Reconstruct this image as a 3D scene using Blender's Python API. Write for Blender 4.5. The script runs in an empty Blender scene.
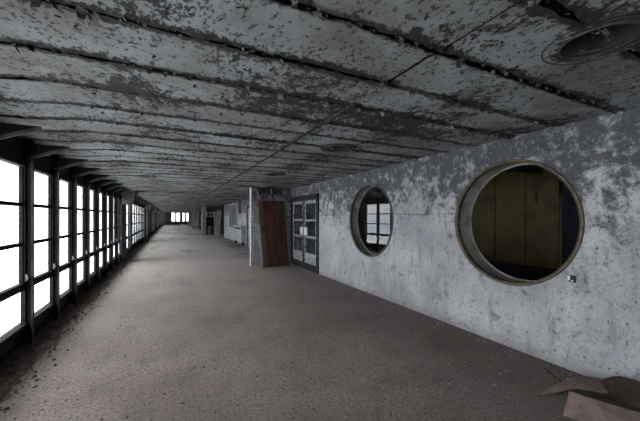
import bpy, bmesh, math, random
from mathutils import Vector, Matrix
random.seed(7)
PI = math.pi
S = bpy.context.scene
C = S.collection
RW = 3.9          # inner face of the long plastered wall
LW = -1.66        # glass line of the window wall
H = 2.70          # ceiling
CAMH = 1.67
END = 72.0
REAR = -5.0

# ------------------------------------------------------------------ materials
class NT:
    def __init__(self, name):
        self.m = bpy.data.materials.new(name); self.m.use_nodes = True
        self.t = self.m.node_tree; self.t.nodes.clear()
        self.out = self.t.nodes.new('ShaderNodeOutputMaterial')
        self.co = self.t.nodes.new('ShaderNodeTexCoord').outputs['Object']
        self.sep = None
    def n(self, typ, **kw):
        nd = self.t.nodes.new(typ)
        for k, v in kw.items(): setattr(nd, k, v)
        return nd
    def set(self, sock, v):
        if hasattr(v, 'is_linked') or isinstance(v, bpy.types.NodeSocket): self.t.links.new(v, sock)
        else: sock.default_value = v
    def math(self, op, a, b=0.0, c=0.0, clamp=False):
        nd = self.n('ShaderNodeMath', operation=op, use_clamp=clamp)
        for i, v in enumerate((a, b, c)): self.set(nd.inputs[i], v)
        return nd.outputs[0]
    def mapv(self, scale, loc=(0, 0, 0)):
        nd = self.n('ShaderNodeMapping'); self.t.links.new(self.co, nd.inputs[0])
        nd.inputs['Scale'].default_value = scale; nd.inputs['Location'].default_value = loc
        return nd.outputs[0]
    def noise(self, scale, detail=6, rough=.6, vec=None, dist=0.0):
        nd = self.n('ShaderNodeTexNoise')
        self.t.links.new(vec if vec is not None else self.co, nd.inputs['Vector'])
        nd.inputs['Scale'].default_value = scale; nd.inputs['Detail'].default_value = detail
        nd.inputs['Roughness'].default_value = rough; nd.inputs['Distortion'].default_value = dist
        return nd.outputs['Fac']
    def voro(self, scale, feature='F1', vec=None, out='Distance'):
        nd = self.n('ShaderNodeTexVoronoi', feature=feature)
        self.t.links.new(vec if vec is not None else self.co, nd.inputs['Vector'])
        nd.inputs['Scale'].default_value = scale
        return nd.outputs[out]
    def ramp(self, x, lo, hi):
        nd = self.n('ShaderNodeMapRange', interpolation_type='SMOOTHSTEP'); self.set(nd.inputs[0], x)
        nd.inputs[1].default_value = lo; nd.inputs[2].default_value = hi
        return nd.outputs[0]
    def mix(self, f, a, b):
        nd = self.n('ShaderNodeMix', data_type='RGBA'); self.set(nd.inputs[0], f)
        for i, v in ((6, a), (7, b)):
            if isinstance(v, tuple): v = (*v, 1) if len(v) == 3 else v
            self.set(nd.inputs[i], v)
        return nd.outputs[2]
    def xyz(self):
        if not self.sep:
            self.sep = self.n('ShaderNodeSeparateXYZ'); self.t.links.new(self.co, self.sep.inputs[0])
        return self.sep.outputs
    def bump(self, h, strength=.4, dist=.01):
        nd = self.n('ShaderNodeBump'); self.set(nd.inputs['Height'], h)
        nd.inputs['Strength'].default_value = strength; nd.inputs['Distance'].default_value = dist
        return nd.outputs[0]
    def pbr(self, col, rough=.9, bump=None, metal=0.0, spec=.3):
        b = self.n('ShaderNodeBsdfPrincipled')
        if isinstance(col, tuple): col = (*col, 1) if len(col) == 3 else col
        self.set(b.inputs['Base Color'], col); self.set(b.inputs['Roughness'], rough)
        b.inputs['Metallic'].default_value = metal; b.inputs['Specular IOR Level'].default_value = spec
        if bump is not None: self.t.links.new(bump, b.inputs['Normal'])
        self.t.links.new(b.outputs[0], self.out.inputs[0])
        return self.m

def simple(name, a, b=None, scale=6, lo=.4, hi=.65, rough=.85, bs=.3, bd=.004, metal=0, spec=.3):
    t = NT(name); f = t.noise(scale, 7, .65)
    b = b or tuple(c * .55 for c in a)
    g = t.noise(scale * 7, 4, .6)
    col = t.mix(t.ramp(f, lo, hi), a, b)
    return t.pbr(col, rough, t.bump(g, bs, bd), metal, spec)

def mat_plaster():
    t = NT('stained_plaster'); x, y, z = t.xyz()
    big = t.noise(.9, 5, .55); mid = t.noise(5.5, 10, .75, dist=.3); fine = t.noise(17, 6, .7)
    streak = t.noise(1, 6, .6, vec=t.mapv((9, 9, 1.4)))
    c = t.mix(t.ramp(big, .35, .68), (.50, .50, .505), (.31, .312, .325))
    c = t.mix(t.math('MULTIPLY', t.ramp(streak, .52, .72), .5), c, (.15, .152, .16))
    # old grey coat left in mottled islands, denser upwards: part moisture stain, part painted shade
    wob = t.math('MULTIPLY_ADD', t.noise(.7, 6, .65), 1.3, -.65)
    damp_shade = t.ramp(t.math('ADD', z, wob), 1.2, 2.6)
    k = t.math('MULTIPLY_ADD', damp_shade, .23, t.math('MULTIPLY_ADD', t.math('SUBTRACT', t.noise(13, 6, .7), .5), .28, mid))
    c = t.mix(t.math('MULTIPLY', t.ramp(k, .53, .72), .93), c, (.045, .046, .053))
    fl = t.ramp(t.math('ADD', t.noise(17, 6, .7, vec=t.mapv((1, 1, 1), (3, 7, 1))), t.math('MULTIPLY', damp_shade, .03)), .61, .66)
    c = t.mix(t.math('MULTIPLY', fl, .5), c, (.36, .365, .375))
    c = t.mix(t.math('MULTIPLY', t.ramp(t.noise(34, 6, .75), .48, .64), .45), c, (.15, .15, .158))
    pits = t.ramp(t.noise(30, 3, .6, vec=t.mapv((1, 1, .55))), .61, .68)
    c = t.mix(t.math('MULTIPLY', pits, .7), c, (.06, .06, .065))
    # form-board joint lines
    for zz in (1.72,):
        d = t.math('ABSOLUTE', t.math('SUBTRACT', t.math('MULTIPLY_ADD', t.noise(2.5, 3), .03, z), zz + .015))
        ln = t.math('SUBTRACT', 1, t.ramp(d, .002, .012))
        c = t.mix(t.math('MULTIPLY', ln, t.ramp(t.noise(1.7, 3), .4, .6)), c, (.13, .13, .14))
    lich = t.ramp(t.noise(5.5, 2, .5, vec=t.mapv((1, 1, 1), (9, 2, 5))), .74, .77)
    c = t.mix(t.math('MULTIPLY', lich, .6), c, (.30, .27, .06))
    low = t.math('SUBTRACT', 1, t.ramp(t.math('ADD', z, t.math('MULTIPLY', mid, .25)), .12, .30))
    c = t.mix(t.math('MULTIPLY', low, .45), c, (.20, .175, .155))
    h = t.math('ADD', t.math('MULTIPLY', fine, .6), t.math('MULTIPLY', mid, .7))
    h = t.math('SUBTRACT', h, t.math('MULTIPLY', pits, .5))
    return t.pbr(c, .85, t.bump(h, .55, .02))

def mat_ceiling():
    t = NT('peeling_ceiling_paint'); x, y, z = t.xyz()
    v = t.mapv((1.35, 1, 1))
    n1 = t.noise(1.1, 4, .55, vec=v); n2 = t.noise(9.0, 8, .7, vec=v, dist=.3); n3 = t.noise(30, 5, .65, vec=v)
    fr = t.math('FRACT', t.math('DIVIDE', t.math('SUBTRACT', y, 1.33 - .52 * 40), .52))
    seam = t.math('MULTIPLY', t.math('ABSOLUTE', t.math('SUBTRACT', fr, .5)), 2.0)
    seam = t.ramp(seam, .58, .96)
    k = t.math('ADD', t.math('MULTIPLY', n1, .42), t.math('ADD', t.math('MULTIPLY', n2, .44), t.math('MULTIPLY', n3, .30)))
    k = t.math('MULTIPLY_ADD', seam, .10, k)
    # the stripped stretch near the long joint
    bx = t.math('MULTIPLY', t.ramp(t.math('ADD', x, n1), -.2, 1.6), t.math('SUBTRACT', 1, t.ramp(t.math('ADD', x, n1), 3.4, 4.1)))
    by = t.math('MULTIPLY', t.ramp(y, 2.36, 2.55), t.math('SUBTRACT', 1, t.ramp(y, 3.2, 3.42)))
    k = t.math('MULTIPLY_ADD', t.math('MULTIPLY', bx, by), .075, k)
    peel = t.ramp(k, .622, .648)
    paint = t.mix(t.ramp(t.noise(.7, 4, .6), .4, .62), (.255, .270, .265), (.17, .172, .162))
    paint = t.mix(t.math('MULTIPLY', t.ramp(t.noise(3, 6, .7), .46, .66), .6), paint, (.13, .123, .112))
    paint = t.mix(t.math('MULTIPLY', t.ramp(t.noise(1.6, 5, .6, vec=t.mapv((1, 1, 1), (5, 5, 5))), .48, .66), .7), paint, (.135, .124, .104))
    gr = t.math('MULTIPLY', t.ramp(t.math('MULTIPLY_ADD', n2, .5, seam), .70, 1.15), .85)
    paint = t.mix(gr, paint, (.024, .021, .019))
    spk = t.ramp(t.math('MULTIPLY_ADD', n1, .25, t.noise(24, 5, .7, vec=v)), .675, .70)
    paint = t.mix(t.math('MULTIPLY', spk, .85), paint, (.028, .024, .021))
    under = t.mix(t.ramp(n3, .4, .6), (.013, .011, .010), (.034, .030, .027))
    c = t.mix(peel, paint, under)
    h = t.math('ADD', t.math('MULTIPLY', n3, .25), t.math('MULTIPLY', t.math('SUBTRACT', 1, peel), .8))
    return t.pbr(c, .8, t.bump(h, .7, .012))

def mat_floor():
    t = NT('gritty_concrete_floor'); x, y, z = t.xyz()
    big = t.noise(.55, 5, .6); mid = t.noise(2.3, 8, .7); fine = t.noise(38, 6, .75); grit = t.voro(55)
    c = t.mix(t.ramp(big, .36, .66), (.345, .280, .247), (.230, .181, .157))
    c = t.mix(t.math('MULTIPLY', t.ramp(mid, .48, .70), .6), c, (.150, .118, .104))
    c = t.mix(t.math('MULTIPLY', t.ramp(fine, .47, .60), .72), c, (.085, .067, .058))
    c = t.mix(t.math('MULTIPLY', t.ramp(t.noise(70, 3, .6, vec=t.mapv((1, 1, 1), (1, 9, 2))), .60, .68), .6), c, (.36, .325, .30))
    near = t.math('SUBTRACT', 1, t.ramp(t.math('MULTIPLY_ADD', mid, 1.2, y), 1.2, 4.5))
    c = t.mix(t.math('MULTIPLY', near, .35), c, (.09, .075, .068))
    c = t.mix(t.math('MULTIPLY', t.ramp(t.noise(15, 6, .7, vec=t.mapv((1, 1, 1), (6, 1, 3))), .60, .70), .7), c, (.075, .06, .053))
    c = t.mix(t.math('MULTIPLY', t.ramp(t.noise(46, 3, .6, vec=t.mapv((1, 1, 1), (4, 4, 4))), .68, .74), .6), c, (.44, .42, .41))
    # light wash painted into the far floor colour, and a mossy, wet band by the windows
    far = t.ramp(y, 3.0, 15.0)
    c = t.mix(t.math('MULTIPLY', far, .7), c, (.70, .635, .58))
    wet = t.math('MULTIPLY', t.ramp(t.noise(.32, 4, .6, vec=t.mapv((1.3, .55, 1))), .54, .64), far)
    c = t.mix(t.math('MULTIPLY', wet, .6), c, (.125, .12, .125))
    moss = t.math('MULTIPLY', t.ramp(t.noise(.8, 5, .65, vec=t.mapv((1.5, .5, 1), (2, 8, 0))), .50, .64), t.math('SUBTRACT', 1, t.ramp(x, -1.2, .5)))
    c = t.mix(t.math('MULTIPLY', t.math('MULTIPLY', moss, far), .55), c, (.26, .27, .11))
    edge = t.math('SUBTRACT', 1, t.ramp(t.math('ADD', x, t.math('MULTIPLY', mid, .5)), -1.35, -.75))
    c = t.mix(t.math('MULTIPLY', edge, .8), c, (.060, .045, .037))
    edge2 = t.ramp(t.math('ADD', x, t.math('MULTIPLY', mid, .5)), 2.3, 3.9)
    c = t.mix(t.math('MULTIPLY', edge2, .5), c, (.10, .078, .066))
    h = t.math('ADD', t.math('MULTIPLY', fine, .7), t.math('ADD', t.math('MULTIPLY', mid, .6), t.math('MULTIPLY', grit, .1)))
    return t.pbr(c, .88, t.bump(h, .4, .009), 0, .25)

def mat_glass(name, refl, dirt=0.0, dirtcol=(.5, .52, .55)):
    t = NT(name)
    tr = t.n('ShaderNodeBsdfTransparent'); gl = t.n('ShaderNodeBsdfGlossy'); gl.inputs['Roughness'].default_value = .0
    lw = t.n('ShaderNodeFresnel'); bf = t.n('ShaderNodeNewGeometry').outputs['Backfacing']
    t.t.links.new(t.math('ADD', t.math('MULTIPLY', bf, 1 / refl - refl), refl), lw.inputs[0])   # same reflectance from both sides
    m = t.n('ShaderNodeMixShader'); t.t.links.new(lw.outputs[0], m.inputs[0])
    base = tr.outputs[0]
    if dirt > 0:
        df = t.n('ShaderNodeBsdfDiffuse'); df.inputs[0].default_value = (*dirtcol, 1)
        tl = t.n('ShaderNodeBsdfTranslucent'); tl.inputs[0].default_value = (*dirtcol, 1)
        a = t.n('ShaderNodeMixShader'); a.inputs[0].default_value = .5
        t.t.links.new(df.outputs[0], a.inputs[1]); t.t.links.new(tl.outputs[0], a.inputs[2])
        d = t.n('ShaderNodeMixShader')
        f = t.math('MULTIPLY', t.ramp(t.noise(.9, 3, .5), .1, .8), dirt * 2, clamp=True)
        t.t.links.new(f, d.inputs[0]); t.t.links.new(base, d.inputs[1]); t.t.links.new(a.outputs[0], d.inputs[2])
        base = d.outputs[0]
    t.t.links.new(base, m.inputs[1]); t.t.links.new(gl.outputs[0], m.inputs[2])
    t.t.links.new(m.outputs[0], t.out.inputs[0])
    return t.m

M = {}
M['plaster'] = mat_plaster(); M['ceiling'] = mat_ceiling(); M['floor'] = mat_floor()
M['soot'] = simple('grimy_black_plaster', (.012, .011, .010), (.028, .024, .021), 5)
M['void'] = simple('dark_slab_concrete', (.025, .024, .023), (.045, .042, .04), 3)
M['steel'] = simple('rusted_dark_steel', (.008, .007, .0065), (.018, .013, .011), 9, rough=.8, spec=.15)
M['gusset'] = simple('black_painted_web', (.010, .010, .010), (.02, .017, .015), 6, spec=.1)
M['steel_face'] = simple('worn_grey_paint', (.085, .077, .07), (.03, .025, .021), 7)
M['sash'] = simple('weathered_window_wood', (.010, .0085, .0075), (.030, .022, .018), 12, spec=.15)
M['latch'] = simple('dull_zinc', (.20, .19, .175), (.10, .09, .08), 20, rough=.5, metal=.5)
M['concrete'] = simple('grey_concrete', (.24, .24, .235), (.12, .115, .11), 3)
M['pillar'] = simple('stained_dark_concrete', (.10, .096, .09), (.04, .037, .034), 2.5)
M['brass'] = simple('tarnished_brass_trim', (.155, .125, .075), (.07, .06, .045), 8, rough=.55, metal=.35)
M['zincrim'] = simple('grey_rim_metal', (.13, .13, .135), (.06, .06, .06), 8, rough=.6, metal=.3)
M['reveal'] = simple('rim_lining', (.34, .325, .31), (.20, .19, .175), 5)
M['glass'] = mat_glass('clear_pane', 1.45, .0)
M['glass_dust'] = mat_glass('dusty_pane', 1.35, .36, (.26, .28, .275))
M['glass_mirror'] = mat_glass('polished_plate_pane', 1.62, .0)
M['glass_door'] = mat_glass('grimy_door_pane', 1.5, .22, (.26, .32, .36))
M['olive'] = simple('olive_wall_panel', (.125, .10, .040), (.08, .064, .028), 2.5)
M['black'] = simple('black_boards', (.02, .019, .018), (.035, .032, .03), 4)
M['navy'] = simple('navy_paint', (.016, .020, .032), (.01, .012, .018), 4)
M['doorframe'] = simple('dark_door_frame_paint', (.016, .015, .016), (.038, .033, .030), 10)
M['doorwhite'] = simple('flaking_white_paint', (.40, .41, .42), (.07, .063, .06), 14, .47, .56)
M['plate'] = simple('white_push_plate', (.66, .67, .68), (.5, .5, .5), 10, rough=.45)
t = NT('brown_veneer'); gv = t.noise(1, 7, .7, vec=t.mapv((16, 16, 1.2)))
M['rust'] = t.pbr(t.mix(t.ramp(gv, .38, .64), (.078, .036, .024), (.030, .015, .011)), .6, t.bump(gv, .3, .004))
M['rust2'] = simple('reddish_edge_board', (.115, .060, .042), (.06, .03, .022), 5, rough=.65)
M['palewood'] = simple('peeling_pale_board', (.66, .66, .64), (.36, .35, .33), 6)
M['cabinet'] = simple('grey_white_enamel', (.43, .44, .45), (.27, .27, .28), 5)
M['darkmetal'] = simple('dark_metal', (.03, .03, .032), (.06, .05, .045), 10)
M['red'] = simple('faded_red_enamel', (.24, .028, .020), (.12, .02, .015), 12, rough=.5)
M['conduit'] = simple('grey_conduit', (.26, .26, .26), (.13, .12, .11), 14)
M['sheet'] = simple('brown_sheet', (.235, .170, .148), (.15, .108, .092), 4, bs=.4, bd=.006)
M['sheet_dark'] = simple('dark_brown_sheet', (.060, .036, .026), (.03, .02, .015), 6, bs=.4, bd=.006)
M['rubble'] = simple('earthy_rubble', (.060, .045, .037), (.105, .083, .070), 9, bs=.6, bd=.01)
M['chip'] = simple('plaster_chips', (.36, .34, .32), (.07, .055, .048), 3.3, .44, .52)
M['flake'] = simple('paint_flakes', (.13, .13, .125), (.035, .031, .028), 6, .40, .55)
M['lampring'] = simple('rusty_lamp_ring', (.050, .047, .044), (.02, .018, .016), 9)
M['wire'] = simple('black_wire', (.012, .012, .012), (.02, .018, .016), 8)
M['bluepatch'] = simple('blue_grey_undercoat', (.20, .235, .275), (.28, .29, .30), 4)

# ------------------------------------------------------------------ mesh helpers
class MB:
    def __init__(self): self.v = []; self.f = []; self.smooth = False
    def quad(self, *p):
        i = len(self.v); self.v += [tuple(q) for q in p]; self.f.append(tuple(range(i, i + len(p)))); return self
    def box(self, x0, x1, y0, y1, z0, z1):
        i = len(self.v)
        self.v += [(x, y, z) for z in (z0, z1) for y in (y0, y1) for x in (x0, x1)]
        for q in ((0, 2, 3, 1), (4, 5, 7, 6), (0, 1, 5, 4), (2, 6, 7, 3), (0, 4, 6, 2), (1, 3, 7, 5)):
            self.f.append(tuple(i + k for k in q))
        return self
    def hexa(self, pts):                       # eight points: lower four, upper four
        i = len(self.v); self.v += [tuple(p) for p in pts]
        for q in ((3, 2, 1, 0), (4, 5, 6, 7), (0, 1, 5, 4), (1, 2, 6, 5), (2, 3, 7, 6), (3, 0, 4, 7)):
            self.f.append(tuple(i + k for k in q))
        return self
    def tube(self, pts, r, seg=8, cap=True):
        pts = [Vector(p) for p in pts]; rings = []
        for k, p in enumerate(pts):
            d = (pts[min(k + 1, len(pts) - 1)] - pts[max(k - 1, 0)]).normalized()
            a = d.orthogonal().normalized() if k == 0 else (a - d * a.dot(d)).normalized()
            b = d.cross(a); i = len(self.v)
            rr = r[k] if isinstance(r, (list, tuple)) else r
            self.v += [tuple(p + a * math.cos(2 * PI * j / seg) * rr + b * math.sin(2 * PI * j / seg) * rr) for j in range(seg)]
            rings.append(i)
        for u, w in zip(rings, rings[1:]):
            for j in range(seg): self.f.append((u + j, u + (j + 1) % seg, w + (j + 1) % seg, w + j))
        if cap:
            self.f.append(tuple(rings[0] + j for j in reversed(range(seg)))); self.f.append(tuple(rings[-1] + j for j in range(seg)))
        return self
    def bar(self, a, b, w, h):                 # rectangular bar from a to b
        a = Vector(a); b = Vector(b); d = (b - a).normalized()
        up = Vector((0, 0, 1)) if abs(d.z) < .95 else Vector((0, 1, 0))
        s = d.cross(up).normalized() * w / 2; u = s.cross(d).normalized() * h / 2
        return self.hexa([a - s - u, a + s - u, b + s - u, b - s - u, a - s + u, a + s + u, b + s + u, b - s + u])
    def lathe(self, prof, frame, seg=72, closed=False):
        n = len(prof); i = len(self.v)
        for j in range(seg):
            t = 2 * PI * j / seg
            for r, h in prof: self.v.append(tuple(frame(r * math.cos(t), r * math.sin(t), h)))
        for j in range(seg):
            for k in range(n if closed else n - 1):
                k2 = (k + 1) % n; j2 = (j + 1) % seg
                self.f.append((i + j * n + k, i + j * n + k2, i + j2 * n + k2, i + j2 * n + k))
        return self
    def build(self, name, mat, parent=None, bevel=0, smooth=False):
        me = bpy.data.meshes.new(name); me.from_pydata(self.v, [], self.f); me.materials.append(mat)
        bm = bmesh.new(); bm.from_mesh(me)
        bmesh.ops.remove_doubles(bm, verts=bm.verts, dist=1e-5) if smooth else None
        bmesh.ops.recalc_face_normals(bm, faces=bm.faces); bm.to_mesh(me); bm.free()
        if smooth:
            for p in me.polygons: p.use_smooth = True
        o = bpy.data.objects.new(name, me); C.objects.link(o)
        if parent:                              # meshes are laid out in world space, then made local to their thing
            off = Vector(); q = parent
            while q: off += q.location; q = q.parent
            me.transform(Matrix.Translation(-off)); o.parent = parent
        if bevel:
            b = o.modifiers.new('bevel', 'BEVEL'); b.width = bevel; b.segments = 2; b.limit_method = 'ANGLE'
        return o
def shift(mb, d):
    mb.v = [(x + d[0], y + d[1], z + d[2]) for x, y, z in mb.v]; return mb
def tag(o, label=None, cat=None, group=None, kind=None):
    if label: o['label'] = label
    if cat: o['category'] = cat
    if group: o['group'] = group
    if kind: o['kind'] = kind
    return o
def empty(name, loc=(0, 0, 0)):
    o = bpy.data.objects.new(name, None); C.objects.link(o); o.location = loc
    o.empty_display_size = .1
    return o
def copy_tree(o, parent=None):
    c = o.copy(); C.objects.link(c)
    if parent: c.parent = parent
    for ch in list(o.children): copy_tree(ch, c)
    return c
def struct(o, label, cat): return tag(o, label, cat, kind='structure')

# ------------------------------------------------------------------ floor
fb = MB(); fb.quad((-2.0, REAR, 0), (7.2, REAR, 0), (7.2, END + .3, 0), (-2.0, END + .3, 0))
struct(fb.build('floor', M['floor']), 'gritty brown-grey concrete floor running down the whole hall', 'floor')

# ------------------------------------------------------------------ ceiling: painted boards with open joints
FIX = [(2.23, .86 + 3.04 * k) for k in range(6)]
def ceiling():
    b = MB(); x0, x1, seam = LW + .01, RW + .02, 1.48
    k = -13
    while True:
        ya = 1.33 + .52 * k; yb = ya + .52; k += 1
        if ya < REAR: continue
        if ya > END: break
        yb = min(yb, END)
        near = ya < 8.5
        g = .020 if near else .024
        heavy = abs(ya - 1.33) < .01
        ga = .030 if heavy else g * random.uniform(.4, 1.1)
        gb = g * random.uniform(.3, 1.0)
        sag = random.uniform(.0, .014); zoff = random.uniform(-.006, .004)
        ny = 12 if near else 4
        for (sx0, sx1) in ((x0, seam - .006), (seam + .006, x1)):
            step = .05 if near else .22
            nx = max(2, int((sx1 - sx0) / step)); base = len(b.v)
            ph = [random.uniform(0, 6) for _ in range(4)]
            side = random.uniform(-.006, .006)
            for i in range(nx + 1):
                x = sx0 + (sx1 - sx0) * i / nx
                ja = .005 * math.sin(x * 7 + ph[0]) + random.uniform(-.006, .006)
                jb = .005 * math.sin(x * 6 + ph[1]) + random.uniform(-.006, .006)
                ca = random.uniform(0, .012) + (.012 if heavy else .004)
                cb = random.uniform(0, .016) + .006
                for j in range(ny + 1):
                    t = j / ny
                    y = ya + ga + ja * (1 - t) + (yb - gb + jb - ya - ga) * t
                    z = H + zoff + side - sag * math.sin(PI * t) + .004 * math.sin(x * 2 + ph[2])
                    e = min(1, max(0, (-.75 - x) / .6)); z -= .05 * e * e * (3 - 2 * e)
                    z -= ca * max(0, 1 - t * 7) + cb * max(0, 1 - (1 - t) * 7)
                    b.v.append((x, y, z))
            for i in range(nx):
                for j in range(ny):
                    a = base + i * (ny + 1) + j
                    q = (a, a + 1, a + ny + 2, a + ny + 1)
                    cx = sum(b.v[v][0] for v in q) / 4; cy = sum(b.v[v][1] for v in q) / 4
                    if near and any((cx - fx) ** 2 + (cy - fy) ** 2 < .215 ** 2 for fx, fy in FIX): continue
                    b.f.append(q)
    return b
o = ceiling().build('ceiling', M['ceiling']); struct(o, 'low ceiling of boards with peeling dirty white paint and dark open joints', 'ceiling')
sl = MB(); sl.box(-2.05, RW + .4, REAR, END + .3, 2.90, 3.0)
struct(sl.build('ceiling_slab', M['void']), 'dark slab showing through the joints above the peeling ceiling boards', 'ceiling')

# ------------------------------------------------------------------ long plastered wall with round openings
T = .32
CIRC = [(2.42, 1.60), (5.46, 1.60)]; HR = .785
def wall_right():
    b = MB()
    def face(x, y0, y1, z0, z1, ny=1, nz=1):
        b.quad((x, y0, z0), (x, y1, z0), (x, y1, z1), (x, y0, z1))
    def both(y0, y1, z0, z1):
        face(RW, y0, y1, z0, z1); face(RW + T, y0, y1, z0, z1)
    top = 2.9
    both(REAR, CIRC[0][0] - 1, 0, top); both(CIRC[0][0] + 1, CIRC[1][0] - 1, 0, top)
    both(CIRC[1][0] + 1, 7.97, 0, top); both(7.97, 10.28, 2.38, top); both(10.28, 25.7, 0, top); both(30.9, END, 0, top)
    for cy, cz in CIRC:
        n = 96
        def edge(t):
            c, s = math.cos(t), math.sin(t)
            k = min(1 / abs(c) if abs(c) > 1e-9 else 1e9, ((top - cz) if s > 0 else cz) / abs(s) if abs(s) > 1e-9 else 1e9)
            return (cy + c * k, cz + s * k)
        ts = [2 * PI * i / n for i in range(n)]
        ts += [math.atan2(top - cz, 1), PI - math.atan2(top - cz, 1), PI + math.atan2(cz, 1), 2 * PI - math.atan2(cz, 1)]
        ts.sort(); n2 = len(ts)
        for x in (RW, RW + T):
            for i in range(n2):
                t0, t1 = ts[i], ts[(i + 1) % n2]
                e0, e1 = edge(t0), edge(t1)
                b.quad((x, cy + HR * math.cos(t0), cz + HR * math.sin(t0)), (x, *e0), (x, *e1), (x, cy + HR * math.cos(t1), cz + HR * math.sin(t1)))
        for i in range(n2):
            t0, t1 = ts[i], ts[(i + 1) % n2]
            p = [(cy + HR * math.cos(t), cz + HR * math.sin(t)) for t in (t0, t1)]
            b.quad((RW, *p[0]), (RW, *p[1]), (RW + T, *p[1]), (RW + T, *p[0]))
    for y in (7.97, 10.28): b.quad((RW, y, 0), (RW + T, y, 0), (RW + T, y, 2.38), (RW, y, 2.38))
    b.quad((RW, 7.97, 2.38), (RW, 10.28, 2.38), (RW + T, 10.28, 2.38), (RW + T, 7.97, 2.38))
    for y in (25.7, 30.9, REAR, END): b.quad((RW, y, 0), (RW + T, y, 0), (RW + T, y, top), (RW, y, top))
    return b
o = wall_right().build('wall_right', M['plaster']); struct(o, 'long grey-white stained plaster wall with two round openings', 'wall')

# round windows
def rim(cy, name, mat, label, inner, glass):
    root = empty(name, (RW, cy, CIRC[0][1] - .8)); struct(root, label, 'window')
    fr = lambda a, c, h: (RW + h, cy + a, 1.60 + c)
    b = MB(); b.lathe([(HR - .022, .05), (HR - .022, -.012), (HR - .012, -.020), (HR - .006, -.012), (HR + .001, -.012), (HR + .006, -.022), (HR + .014, -.022), (HR + .020, -.010), (HR + .020, .004)], fr, 120)
    b.build('rim', mat, root, smooth=False)
    D = .19 if glass else T - .03
    b = MB(); b.lathe([(HR - .004, .05), (HR - .004, D), (HR - .025, D), (HR - .025, D + .02)], fr, 96)
    if glass:
        k = MB(); k.lathe([(HR - .012, D + .02), (HR - .012, T + .012), (HR + .03, T + .012)], fr, 96); k.build('inner_ring', M['black'], root)
    b.build('lining', inner, root)
    if glass:
        b = MB(); n = 72
        ii = [(0, (HR - .02) * math.cos(2 * PI * k / n), (HR - .02) * math.sin(2 * PI * k / n)) for k in range(n)]
        b.quad(*ii)
        g = b.build('glass', M['glass_mirror'])
        g.location = (RW + .022, cy, 1.60); g.rotation_euler = (0, 0, math.radians(GT))
        g.parent = root; g.location = (.022, 0, .8)
    return root
GT = 1.1
rim(CIRC[0][0], 'window_1', M['brass'], 'large round opening with a thin brass-coloured rim, dim olive panels behind it', M['reveal'], False)
rim(CIRC[1][0], 'window_2', M['zincrim'], 'round glazed window with grey rim reflecting two lit windows', M['reveal'], True)

# ------------------------------------------------------------------ room behind the round openings
b = MB(); bx = 7.0
b.box(bx, bx + .1, 5.3, 14, 0, H); b.box(bx, bx + .1, -2.5, 2.35, 0, H); b.box(bx + .01, bx + .1, 2.35, 5.3, .0, .62); b.box(bx, bx + .1, 2.3, 3.4, 2.1, H); b.box(bx + .06, bx + .1, 2.3, 5.4, 0, H)
struct(b.build('wall_inner_back', M['black']), 'black back wall of the dim room behind the round openings', 'wall')
b = MB(); y = 3.30
for w in (.645, .69, .60, .06):
    b.box(bx - .03, bx + .05, y + .010, y + w - .010, .62, H); y += w
b.box(bx - .0, bx + .05, 3.27, 5.29, .62, H)
b.box(bx - .05, bx - .02, 3.3, 5.3, .62, .66)
o = b.build('wall_inner_panelling', M['olive'], bevel=.004); struct(o, 'dim olive yellow panelling seen through the large round opening', 'wall')
b = MB(); b.box(bx - .035, bx - .028, 3.70, 3.75, 1.98, 2.18)
for k in range(26): b.box(bx - .034, bx - .029, 3.52, 3.528, .75 + k * .07, .765 + k * .07)
b.box(bx - .034, bx - .029, 4.28, 4.33, 1.20, 1.24); b.box(bx - .034, bx - .029, 4.21, 4.25, 1.62, 1.65)
b.build('slot', M['black'], o)
d = empty('door_3', (bx, 2.8, 0)); struct(d, 'navy door beside the olive panelling inside the round opening', 'door')
m = MB(); m.box(bx - .0, bx + .05, 2.36, 3.27, 0, 2.1); m.build('door_leaf', M['navy'], d)
m = MB(); m.box(bx - .02, bx, 2.45, 3.18, 1.40, 2.04); m.box(bx - .02, bx, 2.45, 3.18, .2, 1.25); m.build('panel', M['navy'], d, bevel=.006)
b = MB(); b.box(RW + T, bx, -2.5, 14, H, H + .1)
for k in range(12): b.box(RW + T, bx, -1.6 + k * 1.3, -1.5 + k * 1.3, H - .12, H)
struct(b.build('ceiling_inner', M['void']), 'dark beamed ceiling of the room behind the round openings', 'ceiling')
b = MB(); b.box(RW + T, bx, 14, 14.1, 0, H)
b.box(RW + T, 5.2, -2.6, -2.5, 0, H); b.box(6.2, bx, -2.6, -2.5, 0, H); b.box(5.2, 6.2, -2.6, -2.5, 0, 1.5); b.box(5.2, 6.2, -2.6, -2.5, 1.9, H)  # small unseen opening added so sky light reaches the dim room
struct(b.build('wall_inner_side', M['concrete']), 'side wall of the room behind the round openings', 'wall')

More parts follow.
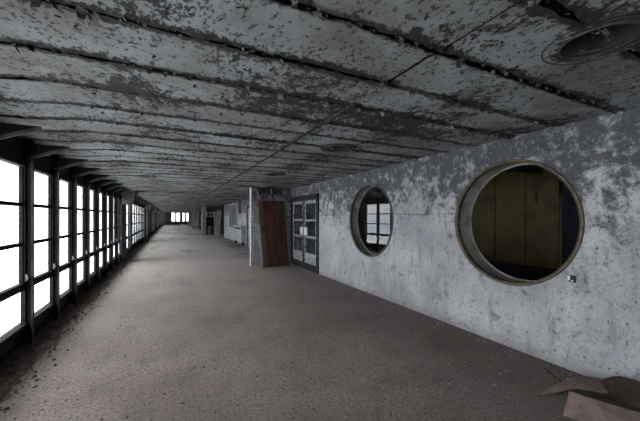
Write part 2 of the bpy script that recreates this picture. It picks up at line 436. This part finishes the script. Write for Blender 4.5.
# ------------------------------------------------------------------ window wall
ORD = 'nearest second third fourth fifth sixth seventh eighth ninth tenth'.split()
b = MB(); b.box(LW - .10, LW - .02, REAR, END, 0, .30); b.box(LW - .04, LW + .02, REAR, END, .0, .12)
b.box(LW - .22, LW + .0, REAR, END, 2.36, 3.0)
struct(b.build('wall_left', M['soot']), 'grimy dark base and header of the long glazed wall', 'wall')
P = .99
def make_window(dust, deep):
    fd = .03 if not dust else .006
    fr_x = LW + deep
    root = empty('window_3', (LW, 0, 0))
    f = MB(); y0, y1 = .022, P - .018
    f.box(LW - .018, LW + fd, y0, y0 + .03, .30, 2.36); f.box(LW - .018, LW + fd, y1 - .026, y1, .30, 2.36)
    f.box(LW - .018, LW + .03, y0, y1, 2.30, 2.36); f.box(LW - .02, LW + fd + .01, y0, y1, .27, .335)
    f.build('frame', M['sash'], root, bevel=.003)
    a, c = y0 + .03, y1 - .026
    s = MB()
    s.box(LW - .018, LW + .015, a, c, 1.80, 1.848); s.box(LW - .03, LW + .015, a, c, 1.306, 1.352); s.box(LW - .04, LW + .025, a, c, .755, .845)
    if not dust: s.box(LW - .03, LW + .010, a, a + .012, .84, 2.30); s.box(LW - .03, LW + .010, c - .014, c, .84, 2.30)
    s.build('sash', M['sash'], root, bevel=.003)
    g = MB(); g.quad((LW - .012, a, .33), (LW - .012, c, .33), (LW - .012, c, 2.31), (LW - .012, a, 2.31))
    g.build('glazing', M['glass_dust' if dust else 'glass'], root)
    p = MB(); p.box(LW - .018, fr_x, -.014, .014, 0, 2.7); p.box(LW - .018, LW + fd - .006, -.024, .024, 0, 2.7)
    po = p.build('post', M['steel'], root)
    q = MB(); q.box(fr_x, fr_x + .008, -.030, .030, 0, 2.72); q.build('post_face', M['steel_face'], po)
    br = MB(); br.bar((LW + .02, 0, 2.40), (-1.20, 0, 2.585), .03, .035); br.bar((LW + .02, 0, 2.36), (LW + .02, 0, 2.46), .05, .03)
    bo = br.build('brace', M['steel_face'], root)
    gs = MB(); gs.hexa([(LW, -.006, 2.40), (LW, .006, 2.40), (-1.20, .006, 2.585), (-1.20, -.006, 2.585), (LW, -.006, 2.60), (LW, .006, 2.60), (-1.20, .006, 2.60), (-1.20, -.006, 2.60)]); gs.build('gusset', M['gusset'], bo)
    if not dust:
        l = MB(); l.box(LW + .02, LW + .05, c + .002, c + .03, .87, .95); l.box(LW + .05, LW + .075, c - .05, c + .02, .90, .92)
        l.build('latch', M['latch'], root)
    return root
n = 3
bays = [5.05 + P * k for k in range(-10, 8)]
proto = None
for yy in bays:
    o = make_window(False, .085) if proto is None else copy_tree(proto)
    proto = proto or o
    o.name = f'window_{n}'; n += 1
    o.location.y = yy
    k = round((yy - 5.05) / P)
    if k >= -1:
        struct(o, f'{ORD[k + 1]} tall four-pane window bay along the dark glazed wall' if k >= 0 else 'nearest tall four-pane window bay, cut by the edge of the photo', 'window')
    else:
        struct(o, 'tall four-pane window bay of the glazed wall before the photo begins', 'window'); o['group'] = 'window bays outside the frame'
# run beyond the first haunched pillar
HA = [13.0 + 10.6 * k for k in range(6)]
proto = None
RUN = ['first and second', 'second and third', 'third and fourth', 'fourth and fifth', 'fifth and sixth']
for r in range(6):
    m = 8 if r < 5 else 3; y0 = HA[r] + 2.67
    for k in range(-1, m):
        o = make_window(True, .035) if proto is None else copy_tree(proto)
        proto = proto or o
        o.name = f'window_{n}'; n += 1
        o.location.y = y0 + k * P if k >= 0 else HA[r] + 1.45
        where = f'between the {RUN[r]} haunched pillars' if r < 5 else 'past the last haunched pillar'
        if r == 0 and k == -1:
            struct(o, 'bright narrow window bay right behind the first haunched pillar', 'window')
        else:
            struct(o, f'dusty grey four-pane window bay {where}', 'window'); o['group'] = f'dusty window bays {where}'
for r, yy in enumerate(HA):
    b = MB(); b.box(LW - .012, LW + .06, yy, yy + 1.3, 0, H + .2); b.box(LW - .012, LW + .09, yy + 2.47, yy + 2.66, 0, H + .2); b.box(LW - .2, LW + .06, yy + 1.3, yy + 2.47, 2.34, H + .2)
    b.hexa([(LW, yy, 2.12), (-1.22, yy, 2.22), (-1.22, yy + .9, 2.22), (LW, yy + .9, 2.12), (LW, yy, 2.9), (-1.16, yy, 2.9), (-1.16, yy + .9, 2.9), (LW, yy + .9, 2.9)])
    w = ['first', 'second', 'third', 'fourth', 'fifth', 'sixth'][r]
    struct(b.build(f'trim_{r + 1}', M['pillar'], bevel=.01), f'{w} grey concrete pillar with haunch along the glazed wall', 'pillar')

# ------------------------------------------------------------------ end walls
b = MB(); z0, z1 = .72, 2.58
b.box(-1.9, .10, END, END + .2, 0, 3); b.box(3.45, RW + .4, END, END + .2, 0, 3); b.box(.1, 3.45, END, END + .2, 0, z0); b.box(.1, 3.45, END, END + .2, z1, 3)
b.box(1.74, 2.2, END, END + .2, z0, z1)
struct(b.build('wall_end', M['soot']), 'dark end wall with bright windows at the far end of the hall', 'wall')
for k, (a, c) in enumerate(((.1, 1.74), (2.2, 3.45))):
    o = empty(f'window_{n}', ((a + c) / 2, END, z0)); n += 1
    struct(o, ('wider' if k == 0 else 'narrower') + ' bright pair of panes in the far end wall', 'window')
    m = MB(); mid = (a + c) / 2
    m.box(mid - .17, mid + .17, END + .02, END + .1, z0, z1); m.box(a, c, END + .02, END + .1, z0, z0 + .06); m.box(a, c, END + .02, END + .1, z1 - .06, z1)
    m.box(a, a + .06, END + .02, END + .1, z0, z1); m.box(c - .06, c, END + .02, END + .1, z0, z1)
    m.build('frame', M['sash'], o)
    g = MB(); g.quad((a, END + .06, z0), (c, END + .06, z0), (c, END + .06, z1), (a, END + .06, z1)); g.build('glazing', M['glass'], o)
b = MB(); b.box(-1.9, RW + .4, REAR - .2, REAR, 0, 3)
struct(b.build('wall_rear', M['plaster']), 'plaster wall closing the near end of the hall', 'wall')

# ------------------------------------------------------------------ double doors in the long wall
d = empty('door_1', (RW, 9.125, 0)); struct(d, 'dark-framed double doors with flaking white glazed leaves beside the wall stub', 'door')
m = MB(); ya, yb = 7.98, 10.27
m.box(RW - .03, RW + .12, ya, ya + .12, 0, 2.37); m.box(RW - .03, RW + .12, yb - .12, yb, 0, 2.37); m.box(RW - .03, RW + .12, ya, yb, 2.22, 2.37)
m.box(RW - .02, RW + .12, ya, yb, 0, .05)
m.build('frame', M['doorframe'], d, bevel=.006)
for (a, c, meet) in ((ya + .13, 9.10, 1), (9.15, yb - .13, 0)):
    l = MB(); x0, x1 = RW + .0, RW + .05
    l.box(x0, x1, a, a + .11, .06, 2.20); l.box(x0, x1, c - .11, c, .06, 2.20)
    for (za, zb) in ((.06, .53), (1.0, 1.07), (1.53, 1.60), (2.10, 2.20)): l.box(x0, x1, a + .11, c - .11, za, zb)
    lo = l.build('door_leaf', M['doorwhite'], d, bevel=.005)
    k = MB(); k.box(x0 - .012, x0, a, c, .06, .20)
    e = .055
    k.box(x0 - .008, x0, a, a + e, .06, 2.2); k.box(x0 - .008, x0, c - e, c, .06, 2.2)
    k.build('kick_plate', M['doorframe'], lo)
    g = MB(); g.quad((x0 + .02, a + .1, .5), (x0 + .02, c - .1, .5), (x0 + .02, c - .1, 2.12), (x0 + .02, a + .1, 2.12)); g.build('glass', M['glass_door'], lo)
    py = c - .03 if meet else a + .03
    pp = MB(); pp.box(x0 - .018, x0 - .002, (c - .30 if meet else a + .02), (c - .02 if meet else a + .24), 1.08, 1.34)
    q = pp.build('push_plate', M['plate'], lo, bevel=.004); q['label'] = 'white push plate'

# ------------------------------------------------------------------ wall stub with broken plaster top
b = MB(); s0, s1 = 10.30, 10.46; a, c = 2.47, RW
b.box(a, c, s0, s1, 0, 2.40)
for x0, x1 in ((a, 2.74), (3.16, 3.21), (3.60, c)): b.box(x0, x1, s0, s1, 2.40, 2.69)
tv = [2.74, 2.82, 2.90, 2.98, 3.06, 3.16]; hv = [.0, .05, .09, .11, .06, .02]
for xs in (tv, [3.21 + i * .078 for i in range(6)]):
    for i in range(5): b.hexa([(xs[i], s0, 2.38), (xs[i + 1], s0, 2.38), (xs[i + 1], s1, 2.38), (xs[i], s1, 2.38), (xs[i], s0, 2.41 + hv[i]), (xs[i + 1], s0, 2.41 + hv[i + 1]), (xs[i + 1], s1, 2.41 + hv[i + 1]), (xs[i], s1, 2.41 + hv[i])])
b.box(2.70, 3.65, s1 - .03, s1 + .01, 2.38, 2.8)
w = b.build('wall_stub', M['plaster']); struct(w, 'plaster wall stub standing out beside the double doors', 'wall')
k = MB(); k.box(a - .025, a, s0 - .02, s1, 0, 2.69); k.build('corner_bead', M['palewood'], w)
k = MB(); k.box(2.72, 3.64, s0 + .09, s0 + .095, 2.38, 2.69); k.build('cavity', M['void'], w)
k = MB()
k.quad(*[(a + .05 + dx, s0 - .003, z) for dx, z in ((.0, .05), (.28, .05), (.26, .55), (.20, .70), (.16, .92), (.05, .88), (.02, .6))])
k.quad(*[(a + .06 + dx, s0 - .003, z) for dx, z in ((.02, 1.45), (.12, 1.42), (.14, 1.95), (.10, 2.08), (.03, 2.0))])
k.build('undercoat_patch', M['bluepatch'], w)
b = MB(); b.tube([(2.62, 10.24, 2.69), (2.60, 10.24, 2.60), (2.66, 10.22, 2.50), (2.73, 10.22, 2.36), (2.75, 10.24, 2.22)], .016)
b.tube([(2.48, 10.24, 2.62), (2.60, 10.24, 2.60)], .012)
tag(b.build('conduit', M['conduit'], smooth=True), 'bent grey conduit hanging at the top of the wall stub', 'pipe')

# brown panel leaning on the stub
root = empty('brown_board', (3.17, 9.75, 0)); tag(root, 'dark reddish-brown tall panel leaning against the wall stub', 'panel')
BL, BR, TL, TR = Vector((2.707, 9.714, .005)), Vector((3.64, 9.80, .005)), Vector((2.655, 10.19, 2.215)), Vector((3.565, 10.19, 2.225))
nn = (BR - BL).cross(TL - BL).normalized()       # towards the viewer side
if nn.y > 0: nn = -nn
def slab(u0, u1, v0, v1, t0, t1):
    def p(u, v): return (BL.lerp(BR, u)).lerp(TL.lerp(TR, u), v)
    q = [p(u0, v0), p(u1, v0), p(u1, v1), p(u0, v1)]
    return [x + nn * t0 for x in q] + [x + nn * t1 for x in q]
m = MB(); m.hexa(slab(.17, 1, 0, 1, 0, .04)); m.build('facing', M['rust'], root, bevel=.004)
m = MB(); m.hexa(slab(0, .165, -.004, 1.0, 0, .046)); e = m.build('edge_strip', M['rust2'], root, bevel=.004); e['label'] = 'lighter reddish edge strip'
m = MB()
for (u, v0, v1) in ((.64, .30, .52), (.62, .55, .66), (.655, .40, .46)): m.hexa(slab(u, u + .010, v0, v1, .04, .0425))
m.build('split', M['doorframe'], root)

# ------------------------------------------------------------------ things along the far right wall
d = empty('door_2', (RW, 16.4, 0)); struct(d, 'pale door in a dark frame just past the wall stub', 'door')
m = MB(); m.box(RW - .05, RW, 15.5, 15.62, 0, 2.28); m.box(RW - .05, RW, 17.1, 17.24, 0, 2.28); m.box(RW - .05, RW, 15.5, 17.24, 2.16, 2.28); m.build('frame', M['doorframe'], d)
m = MB(); m.box(RW - .02, RW, 15.62, 17.1, 0, 2.16); lf = m.build('door_leaf', M['doorwhite'], d)
m = MB(); m.box(RW - .06, RW - .02, 16.95, 17.06, 1.0, 1.15); m.box(RW - .05, RW - .02, 16.95, 17.06, .3, .42); m.build('hinge', M['darkmetal'], lf)

root = empty('radiator_cabinet', (RW - .12, 18.8, .2)); tag(root, 'low grey-white metal radiator cabinet on the far wall beside the pale door', 'cabinet')
m = MB(); m.box(RW - .24, RW - .005, 17.75, 20.0, .18, 1.12); bd = m.build('body', M['cabinet'], root, bevel=.01)
m = MB(); m.box(RW - .27, RW - .003, 17.72, 20.03, 1.12, 1.16); m.build('top', M['cabinet'], root, bevel=.006)
m = MB(); m.box(RW - .243, RW - .238, 17.95, 19.85, .93, 1.04)
for k in range(14): m.box(RW - .246, RW - .238, 18.0 + k * .13, 18.07 + k * .13, .95, 1.02)
m.build('grille', M['darkmetal'], bd)
for yy in (17.85, 19.9):
    m = MB(); m.box(RW - .22, RW - .04, yy - .04, yy + .04, 0, .19); m.build('foot', M['darkmetal'], root)

root = empty('fire_alarm', (RW, 19.1, 2.0)); tag(root, 'red fire alarm bell under a dark conduit on the far wall', 'alarm')
m = MB(); m.lathe([(0.001, -.13), (.09, -.125), (.14, -.10), (.16, -.06), (.16, -.045), (.02, -.045)], lambda a, c, h: (RW + h, 19.1 + a, 2.02 + c), 24); m.build('bell', M['red'], root, smooth=True)
m = MB(); m.box(RW - .06, RW - .001, 19.03, 19.17, 1.95, 2.16); m.build('back_box', M['red'], root, bevel=.01)
m = MB(); m.tube([(RW - .05, 19.1, 2.15), (RW - .05, 19.1, 2.69)], .03); m.build('conduit', M['darkmetal'], root, smooth=True)

root = empty(f'window_{n}', (RW, 21.6, .86)); n += 1; struct(root, 'tall dark window with grey uprights in the far right wall', 'window')
m = MB(); ya, yb = 20.15, 23.0
for yy in (ya, ya + .55, ya + 1.25, ya + 2.0, yb - .12): m.box(RW - .05, RW - .002, yy, yy + .12, .86, 2.60)
m.box(RW - .05, RW - .002, ya, yb, .86, .95); m.box(RW - .05, RW - .002, ya, yb, 2.52, 2.60); m.build('frame', M['cabinet'], root)
m = MB(); m.quad((RW - .01, ya, .9), (RW - .01, yb, .9), (RW - .01, yb, 2.55), (RW - .01, ya, 2.55)); m.build('pane', M['darkmetal'], root)

# recess past the end of the plaster wall
b = MB(); b.box(RW, 5.6, 25.6, 25.7, 0, 2.9); b.box(5.5, 5.6, 25.7, 30.9, 0, 2.9)
struct(b.build('wall_recess', M['soot']), 'dark walls of the recess past the plaster wall', 'wall')
b = MB(); b.box(RW, 5.6, 25.6, 30.9, 2.72, 2.9); struct(b.build('ceiling_recess', M['void']), 'dark ceiling of the recess past the plaster wall', 'ceiling')
b = MB(); b.box(2.95, 5.6, 30.6, 30.9, 0, 2.9)
struct(b.build('wall_cross', M['pillar']), 'grey cross wall behind the square column', 'wall')
b = MB(); b.box(2.60, 2.96, 29.9, 30.3, 0, H)
struct(b.build('column', M['concrete'], bevel=.01), 'square grey column in front of the far cross wall', 'column')
root = empty('meter_cabinet', (3.4, 30.5, 1.7)); tag(root, 'white wall cabinet with two dark square windows past the column', 'cabinet')
m = MB(); m.box(3.02, 3.72, 30.35, 30.6, 1.66, 2.16); m.build('body', M['cabinet'], root, bevel=.01)
m = MB(); m.box(3.13, 3.29, 30.34, 30.352, 1.80, 2.0); m.build('square_window', M['black'], root)
m = MB(); m.box(3.42, 3.58, 30.34, 30.352, 1.80, 2.0); m.build('square_window', M['black'], root)
b = MB(); b.box(3.0, 3.85, 30.55, 30.599, .80, 1.65); b.box(3.0, 3.85, 30.45, 30.599, .78, .82)
tag(b.build('service_hatch', M['black']), 'black hatch below the white wall cabinet', 'hatch')
b = MB(); b.box(3.20, 3.42, 30.35, 30.55, 0, .78); b.box(3.16, 3.46, 30.33, 30.57, .0, .06)
tag(b.build('pedestal', M['cabinet'], bevel=.008), 'pale pedestal under the black hatch', 'pedestal')
def lean(name, x0, x1, y0, dx, dy, h, mat, label):
    root = empty(name, ((x0 + x1) / 2, y0, 0)); tag(root, label, 'board')
    m = MB(); t = .04
    m.hexa([(x0, y0, 0), (x1, y0 + .1, 0), (x1, y0 + .1 + t, 0), (x0, y0 + t, 0), (x0 + dx, y0 + dy, h), (x1 + dx, y0 + .1 + dy, h), (x1 + dx, y0 + .1 + dy + t, h), (x0 + dx, y0 + dy + t, h)])
    m.build('board', mat, root, bevel=.004)
    m = MB()
    for u in (.08, .82):
        a = x0 + (x1 - x0) * u; c = a + .08
        m.hexa([(a, y0 - .02, 0), (c, y0 - .02, 0), (c, y0 + .02, 0), (a, y0 + .02, 0), (a + dx, y0 + dy - .02, h), (c + dx, y0 + dy - .02, h), (c + dx, y0 + dy + .02, h), (a + dx, y0 + dy + .02, h)])
    m.build('batten', M['cabinet'], root)
lean('leaning_board', 3.38, 3.72, 27.0, .24, .5, 2.27, M['palewood'], 'tall pale peeling board leaning at the end of the plaster wall')
lean('leaning_board', 3.40, 3.62, 28.0, .05, .35, 2.1, M['cabinet'], 'second pale board behind the peeling leaning board')
# far wall stubs and notched strip
b = MB(); b.box(2.78, RW, 47, 47.3, 0, H); w = b.build('wall_far_stub', M['concrete']); struct(w, 'grey wall stub halfway down the far hall', 'wall')
m = MB(); m.quad((3.0, 46.99, .3), (3.6, 46.99, .35), (3.5, 46.99, 1.2), (3.1, 46.99, 1.4)); m.build('undercoat_patch', M['bluepatch'], w)
b = MB(); b.box(2.90, RW, 62, 62.3, 0, H); struct(b.build('wall_farthest_stub', M['concrete']), 'last grey wall stub before the end windows', 'wall')
b = MB(); b.box(3.2, 3.34, 40.2, 40.4, 0, H - .2)
for k in range(14): b.hexa([(3.08, 40.2, .1 + k * .17), (3.2, 40.2, .05 + k * .17), (3.2, 40.4, .05 + k * .17), (3.08, 40.4, .1 + k * .17), (3.08, 40.2, .16 + k * .17), (3.2, 40.2, .18 + k * .17), (3.2, 40.4, .18 + k * .17), (3.08, 40.4, .16 + k * .17)])
tag(b.build('folded_gate', M['darkmetal']), 'tall narrow dark notched gate folded up before the far wall stub', 'gate')

# ------------------------------------------------------------------ ceiling lamp housings
LN = ['first and largest empty round lamp housing, above the large round opening', 'second round lamp housing, above the space between the round openings',
      'third round lamp housing, in line before the double doors', 'fourth round lamp housing, beside the wall stub', 'fifth round lamp housing, just past the wall stub', 'sixth round lamp housing, farthest down the hall']
proto = None
for k, (fx, fy) in enumerate(FIX):
    if proto is None:
        root = empty('lamp_housing', (fx, fy, H))
        fr = lambda a, c, h: (fx + a, fy + c, H + h)
        m = MB(); m.lathe([(.270, .01), (.270, -.012), (.264, -.016), (.256, -.008), (.232, -.008), (.226, -.014), (.220, -.008), (.190, -.008), (.184, -.018), (.177, -.018), (.173, .02)], fr, 64); m.build('ring', M['lampring'], root)
        m = MB(); m.lathe([(.175, -.01), (.170, .10), (.12, .16), (.001, .165)], fr, 48); cn = m.build('can', M['soot'], root)
        m = MB(); m.lathe([(.001, .10), (.035, .10), (.045, .13), (.045, .165)], fr, 20); m.build('socket', M['darkmetal'], cn)
        proto = root; o = root
    else:
        o = copy_tree(proto); o.location = (fx, fy, H)
    tag(o, LN[k], 'lamp', 'round lamp housings in the ceiling')

b = MB(); y = 2.3
while y < 22:
    l = random.uniform(.6, 1.2); b.box(1.455 + random.uniform(-.008, .008), 1.50, y, y + l, H - .018 - random.uniform(0, .008), H + .02); y += l + random.uniform(.0, .12)
struct(b.build('trim_7', M['lampring']), 'thin broken batten along the ceiling joint running down the hall', 'batten')

# ------------------------------------------------------------------ broken outlet on the wall
root = empty('wall_outlet', (RW, 1.72, 1.0)); tag(root, 'small broken metal outlet below the large round opening', 'outlet')
m = MB(); m.box(RW - .025, RW + .002, 1.69, 1.75, .965, 1.035); m.build('box', M['darkmetal'], root, bevel=.004)
m = MB(); m.box(RW - .032, RW - .024, 1.735, 1.755, .985, 1.03); m.tube([(RW - .05, 1.70, .99), (RW - .03, 1.72, .975), (RW - .0, 1.725, .97)], .008); m.build('cover', M['plate'], root)

# ------------------------------------------------------------------ brown scraps in the corner
def sheet(name, rows, mat, label, thick=.012, sub=2, wob=.008, style='CATMULL_CLARK'):
    n_, m_ = len(rows), len(rows[0]); b = MB()
    for r in rows:
        for p in r: b.v.append(tuple(p))
    for i in range(n_ - 1):
        for j in range(m_ - 1): b.f.append((i * m_ + j, i * m_ + j + 1, (i + 1) * m_ + j + 1, (i + 1) * m_ + j))
    o = b.build(name, mat)
    s = o.modifiers.new('sub', 'SUBSURF'); s.levels = s.render_levels = sub; s.subdivision_type = style
    tx = bpy.data.textures.new(name + '_crease', 'CLOUDS'); tx.noise_scale = .09
    dm = o.modifiers.new('crease', 'DISPLACE'); dm.texture = tx; dm.strength = wob * 3; dm.mid_level = .5
    so = o.modifiers.new('thick', 'SOLIDIFY'); so.thickness = thick
    tag(o, label, 'scrap', 'brown sheet scraps by the wall'); return o
def pt(px, py, z):                               # floor-plan helper used while laying the scraps out
    Z = (CAMH - z) * 302 / (py - 217); l = (px - 320) * Z / 302
    return (.4424 * Z + .8968 * l, .8968 * Z - .4424 * l, z)
A = [[pt(537, 394, .012), pt(552, 388, .02), pt(566, 381, .07), pt(580, 376.5, .11), pt(598, 378, .10), pt(614, 383, .07)],
     [pt(537, 395, .012), pt(553, 390.5, .02), pt(566, 385.5, .07), pt(579, 382, .105), pt(596, 384, .10), pt(612, 389, .07)],
     [pt(538, 396, .010), pt(555, 393.5, .014), pt(566, 390.5, .05), pt(578, 388.5, .08), pt(594, 391, .08), pt(610, 396, .05)]]
sheet('brown_scrap', A, M['sheet'], 'curled brown sheet scrap with a pointed end on the floor')
B2 = [[pt(569, 391, .17), pt(588, 398, .15), pt(606, 404, .13), pt(624, 409, .12), pt(646, 416, .10), pt(664, 421, .09)],
      [pt(567, 401, .10), pt(586, 407, .10), pt(604, 413, .09), pt(622, 419, .08), pt(644, 426, .07), pt(662, 432, .06)],
      [pt(563, 415, .012), pt(581, 422, .012), pt(600, 430, .012), pt(618, 437, .012), pt(640, 446, .012), pt(660, 455, .012)]]
sheet('brown_scrap', B2, M['sheet'], 'broad brown sheet scrap with a straight upper edge, nearest the viewer', sub=3, style='SIMPLE')
Cc = [[pt(600, 380, .10), pt(611, 377, .13), pt(622, 377, .15), pt(634, 381, .17), pt(650, 386, .18)],
      [pt(601, 389, .07), pt(611, 388, .10), pt(622, 388, .14), pt(636, 394, .14), pt(654, 400, .14)],
      [pt(603, 398, .02), pt(612, 400, .03), pt(624, 404, .04), pt(640, 410, .05), pt(660, 416, .05)]]
sheet('brown_scrap', Cc, M['sheet_dark'], 'dark brown rounded sheet scrap resting against the wall foot')
b = MB(); b.tube([pt(545, 368, .01), pt(550, 372, .05), pt(556, 378, .04), pt(562, 382, .015)], .005, 6)
tag(b.build('wire', M['wire']), 'short black wire on the floor behind the pointed scrap', 'wire')

# ------------------------------------------------------------------ loose stuff: grit, rubble and paint flakes
def stone(b, x, y, z, r, flat=.6):
    i = len(b.v); a0 = random.uniform(0, 6); k = random.randint(4, 6)
    zb = z - r * .15
    for j in range(k):
        a = a0 + 2 * PI * j / k; q = r * random.uniform(.65, 1.1)
        b.v.append((x + q * math.cos(a), y + q * math.sin(a), zb))
    for j in range(k):
        a = a0 + 2 * PI * j / k; q = r * random.uniform(.35, .8)
        b.v.append((x + q * math.cos(a), y + q * math.sin(a), zb + r * flat * random.uniform(.7, 1.4)))
    for j in range(k): b.f.append((i + j, i + (j + 1) % k, i + k + (j + 1) % k, i + k + j))
    b.f.append(tuple(i + k + j for j in range(k)))
b = MB()
for _ in range(16000):
    y = .2 + 11 * random.random() ** 1.6; x = random.uniform(-1.5, 3.85)
    r = .003 + .011 * random.random() ** 6
    stone(b, x, y, .0, r)
for _ in range(500):                         # chips gathered along the plaster wall and doors
    y = random.uniform(.8, 10); x = 3.86 - abs(random.gauss(0, .18)); stone(b, x, y, 0, .006 + .014 * random.random() ** 3, .4)
tag(b.build('plaster_debris', M['chip']), 'small plaster chips and grit scattered over the floor', 'debris', kind='stuff')
b = MB()
for k in range(7000):
    y = -1 + 26 * random.random() ** 1.5; d = abs(random.gauss(0, .17)); x = -1.60 + d
    if x > -.9: continue
    z = max(0, .10 * (1 - d / .35)) * random.uniform(.2, 1); stone(b, x, y, z, .006 + .020 * random.random() ** 4, .7)
nx, ny = 6, 320
base = len(b.v)
for j in range(ny + 1):
    y = REAR + (END - REAR) * (j / ny) ** 1.6
    wv = .24 + .06 * math.sin(y * 1.7) + .04 * math.sin(y * 5.1) + random.uniform(-.06, .06)
    for i in range(nx + 1):
        u = i / nx; b.v.append((-1.635 + wv * u, y, max(-.004, .075 * (1 - u) ** 1.6 + (random.uniform(-.014, .014) if u < 1 else -.006))))
for j in range(ny):
    for i in range(nx):
        a = base + j * (nx + 1) + i; b.f.append((a, a + 1, a + nx + 2, a + nx + 1))
tag(b.build('rubble', M['rubble']), 'dark earthy rubble heaped along the foot of the glazed wall', 'rubble', kind='stuff')
b = MB()
for _ in range(700):
    x = random.uniform(-1.6, 1.6); y = END - 1 - abs(random.gauss(0, 2.5)); stone(b, x, y, .0, random.uniform(.04, .16), .7)
tag(b.build('debris_heap', M['rubble']), 'low debris heap before the dark end wall of the hall', 'debris', kind='stuff')

def flake(b, x, y, z, w, l, ang, drop):
    c, s = math.cos(ang), math.sin(ang); i = len(b.v); cur = random.uniform(.2, 1.1)
    for j in range(4):
        t = j / 3; hz = -drop * t ** (1 + cur); fw = w * (1 - .35 * t) * random.uniform(.75, 1.1)
        ox = l * t * (1 - .3 * t)
        for sgn in (-1, 1): b.v.append((x + c * ox - s * sgn * fw / 2, y + s * ox + c * sgn * fw / 2, z + hz))
    for j in range(3): b.f.append((i + 2 * j, i + 2 * j + 1, i + 2 * j + 3, i + 2 * j + 2))
b = MB()
for k in range(-1, 30):
    ys = 1.33 + .52 * k
    m = 170 if k < 10 else 60
    for _ in range(m):
        x = random.uniform(-1.15, RW - .03); big = random.random() ** 5 * (1 if k < 3 else .55)
        flake(b, x, ys + random.uniform(-.025, .02), H - .012, .012 + .05 * big, .010 + .035 * big, random.choice((PI / 2, -PI / 2, 0)) + random.gauss(0, .5), .006 + .040 * big)
for _ in range(1500):
    x = random.uniform(-1.1, RW - .05); y = .3 + 9 * random.random() ** 1.5; big = random.random() ** 3
    flake(b, x, y, H - .016, .01 + .035 * big, .01 + .03 * big, random.uniform(0, 6.28), .004 + .018 * big)
tag(b.build('paint_flakes', M['flake']), 'curled paint flakes hanging from the ceiling joints', 'paint', kind='stuff')

# ------------------------------------------------------------------ sky
w = bpy.data.worlds.new('overcast_sky'); S.world = w; w.use_nodes = True
nt = w.node_tree; nt.nodes.clear()
out = nt.nodes.new('ShaderNodeOutputWorld'); bg = nt.nodes.new('ShaderNodeBackground')
tc = nt.nodes.new('ShaderNodeTexCoord'); nz = nt.nodes.new('ShaderNodeTexNoise'); nz.inputs['Scale'].default_value = 5; nz.inputs['Detail'].default_value = 5
mp = nt.nodes.new('ShaderNodeMapping'); mp.inputs['Scale'].default_value = (1, 1, 3.2)
mr = nt.nodes.new('ShaderNodeMapRange'); mr.inputs[1].default_value = .38; mr.inputs[2].default_value = .6
mx = nt.nodes.new('ShaderNodeMix'); mx.data_type = 'RGBA'
mx.inputs[6].default_value = (.70, .81, .96, 1); mx.inputs[7].default_value = (.98, .99, 1, 1)
nt.links.new(tc.outputs['Generated'], mp.inputs[0]); nt.links.new(mp.outputs[0], nz.inputs['Vector']); nt.links.new(nz.outputs['Fac'], mr.inputs[0])
nt.links.new(mr.outputs[0], mx.inputs[0]); nt.links.new(mx.outputs[2], bg.inputs[0]); nt.links.new(bg.outputs[0], out.inputs[0])
bg.inputs[1].default_value = 6.6

# ------------------------------------------------------------------ camera and colour
cam = bpy.data.cameras.new('camera'); co = bpy.data.objects.new('camera', cam); C.objects.link(co)
co.location = (0, 0, CAMH); co.rotation_euler = (PI / 2, 0, -math.radians(26.26))
cam.sensor_width = 36; cam.lens = 302 / 640 * 36; cam.shift_y = 6.5 / 640; cam.clip_start = .02
S.camera = co
S.cycles.max_bounces = 12; S.cycles.diffuse_bounces = 8; S.cycles.transparent_max_bounces = 16; S.cycles.use_denoising = True
S.cycles.sample_clamp_indirect = 8; S.cycles.caustics_reflective = False; S.cycles.caustics_refractive = False
vs = S.view_settings; vs.view_transform = 'Standard'; vs.look = 'None'; vs.gamma = 1; vs.use_curve_mapping = False; vs.exposure = 0.0
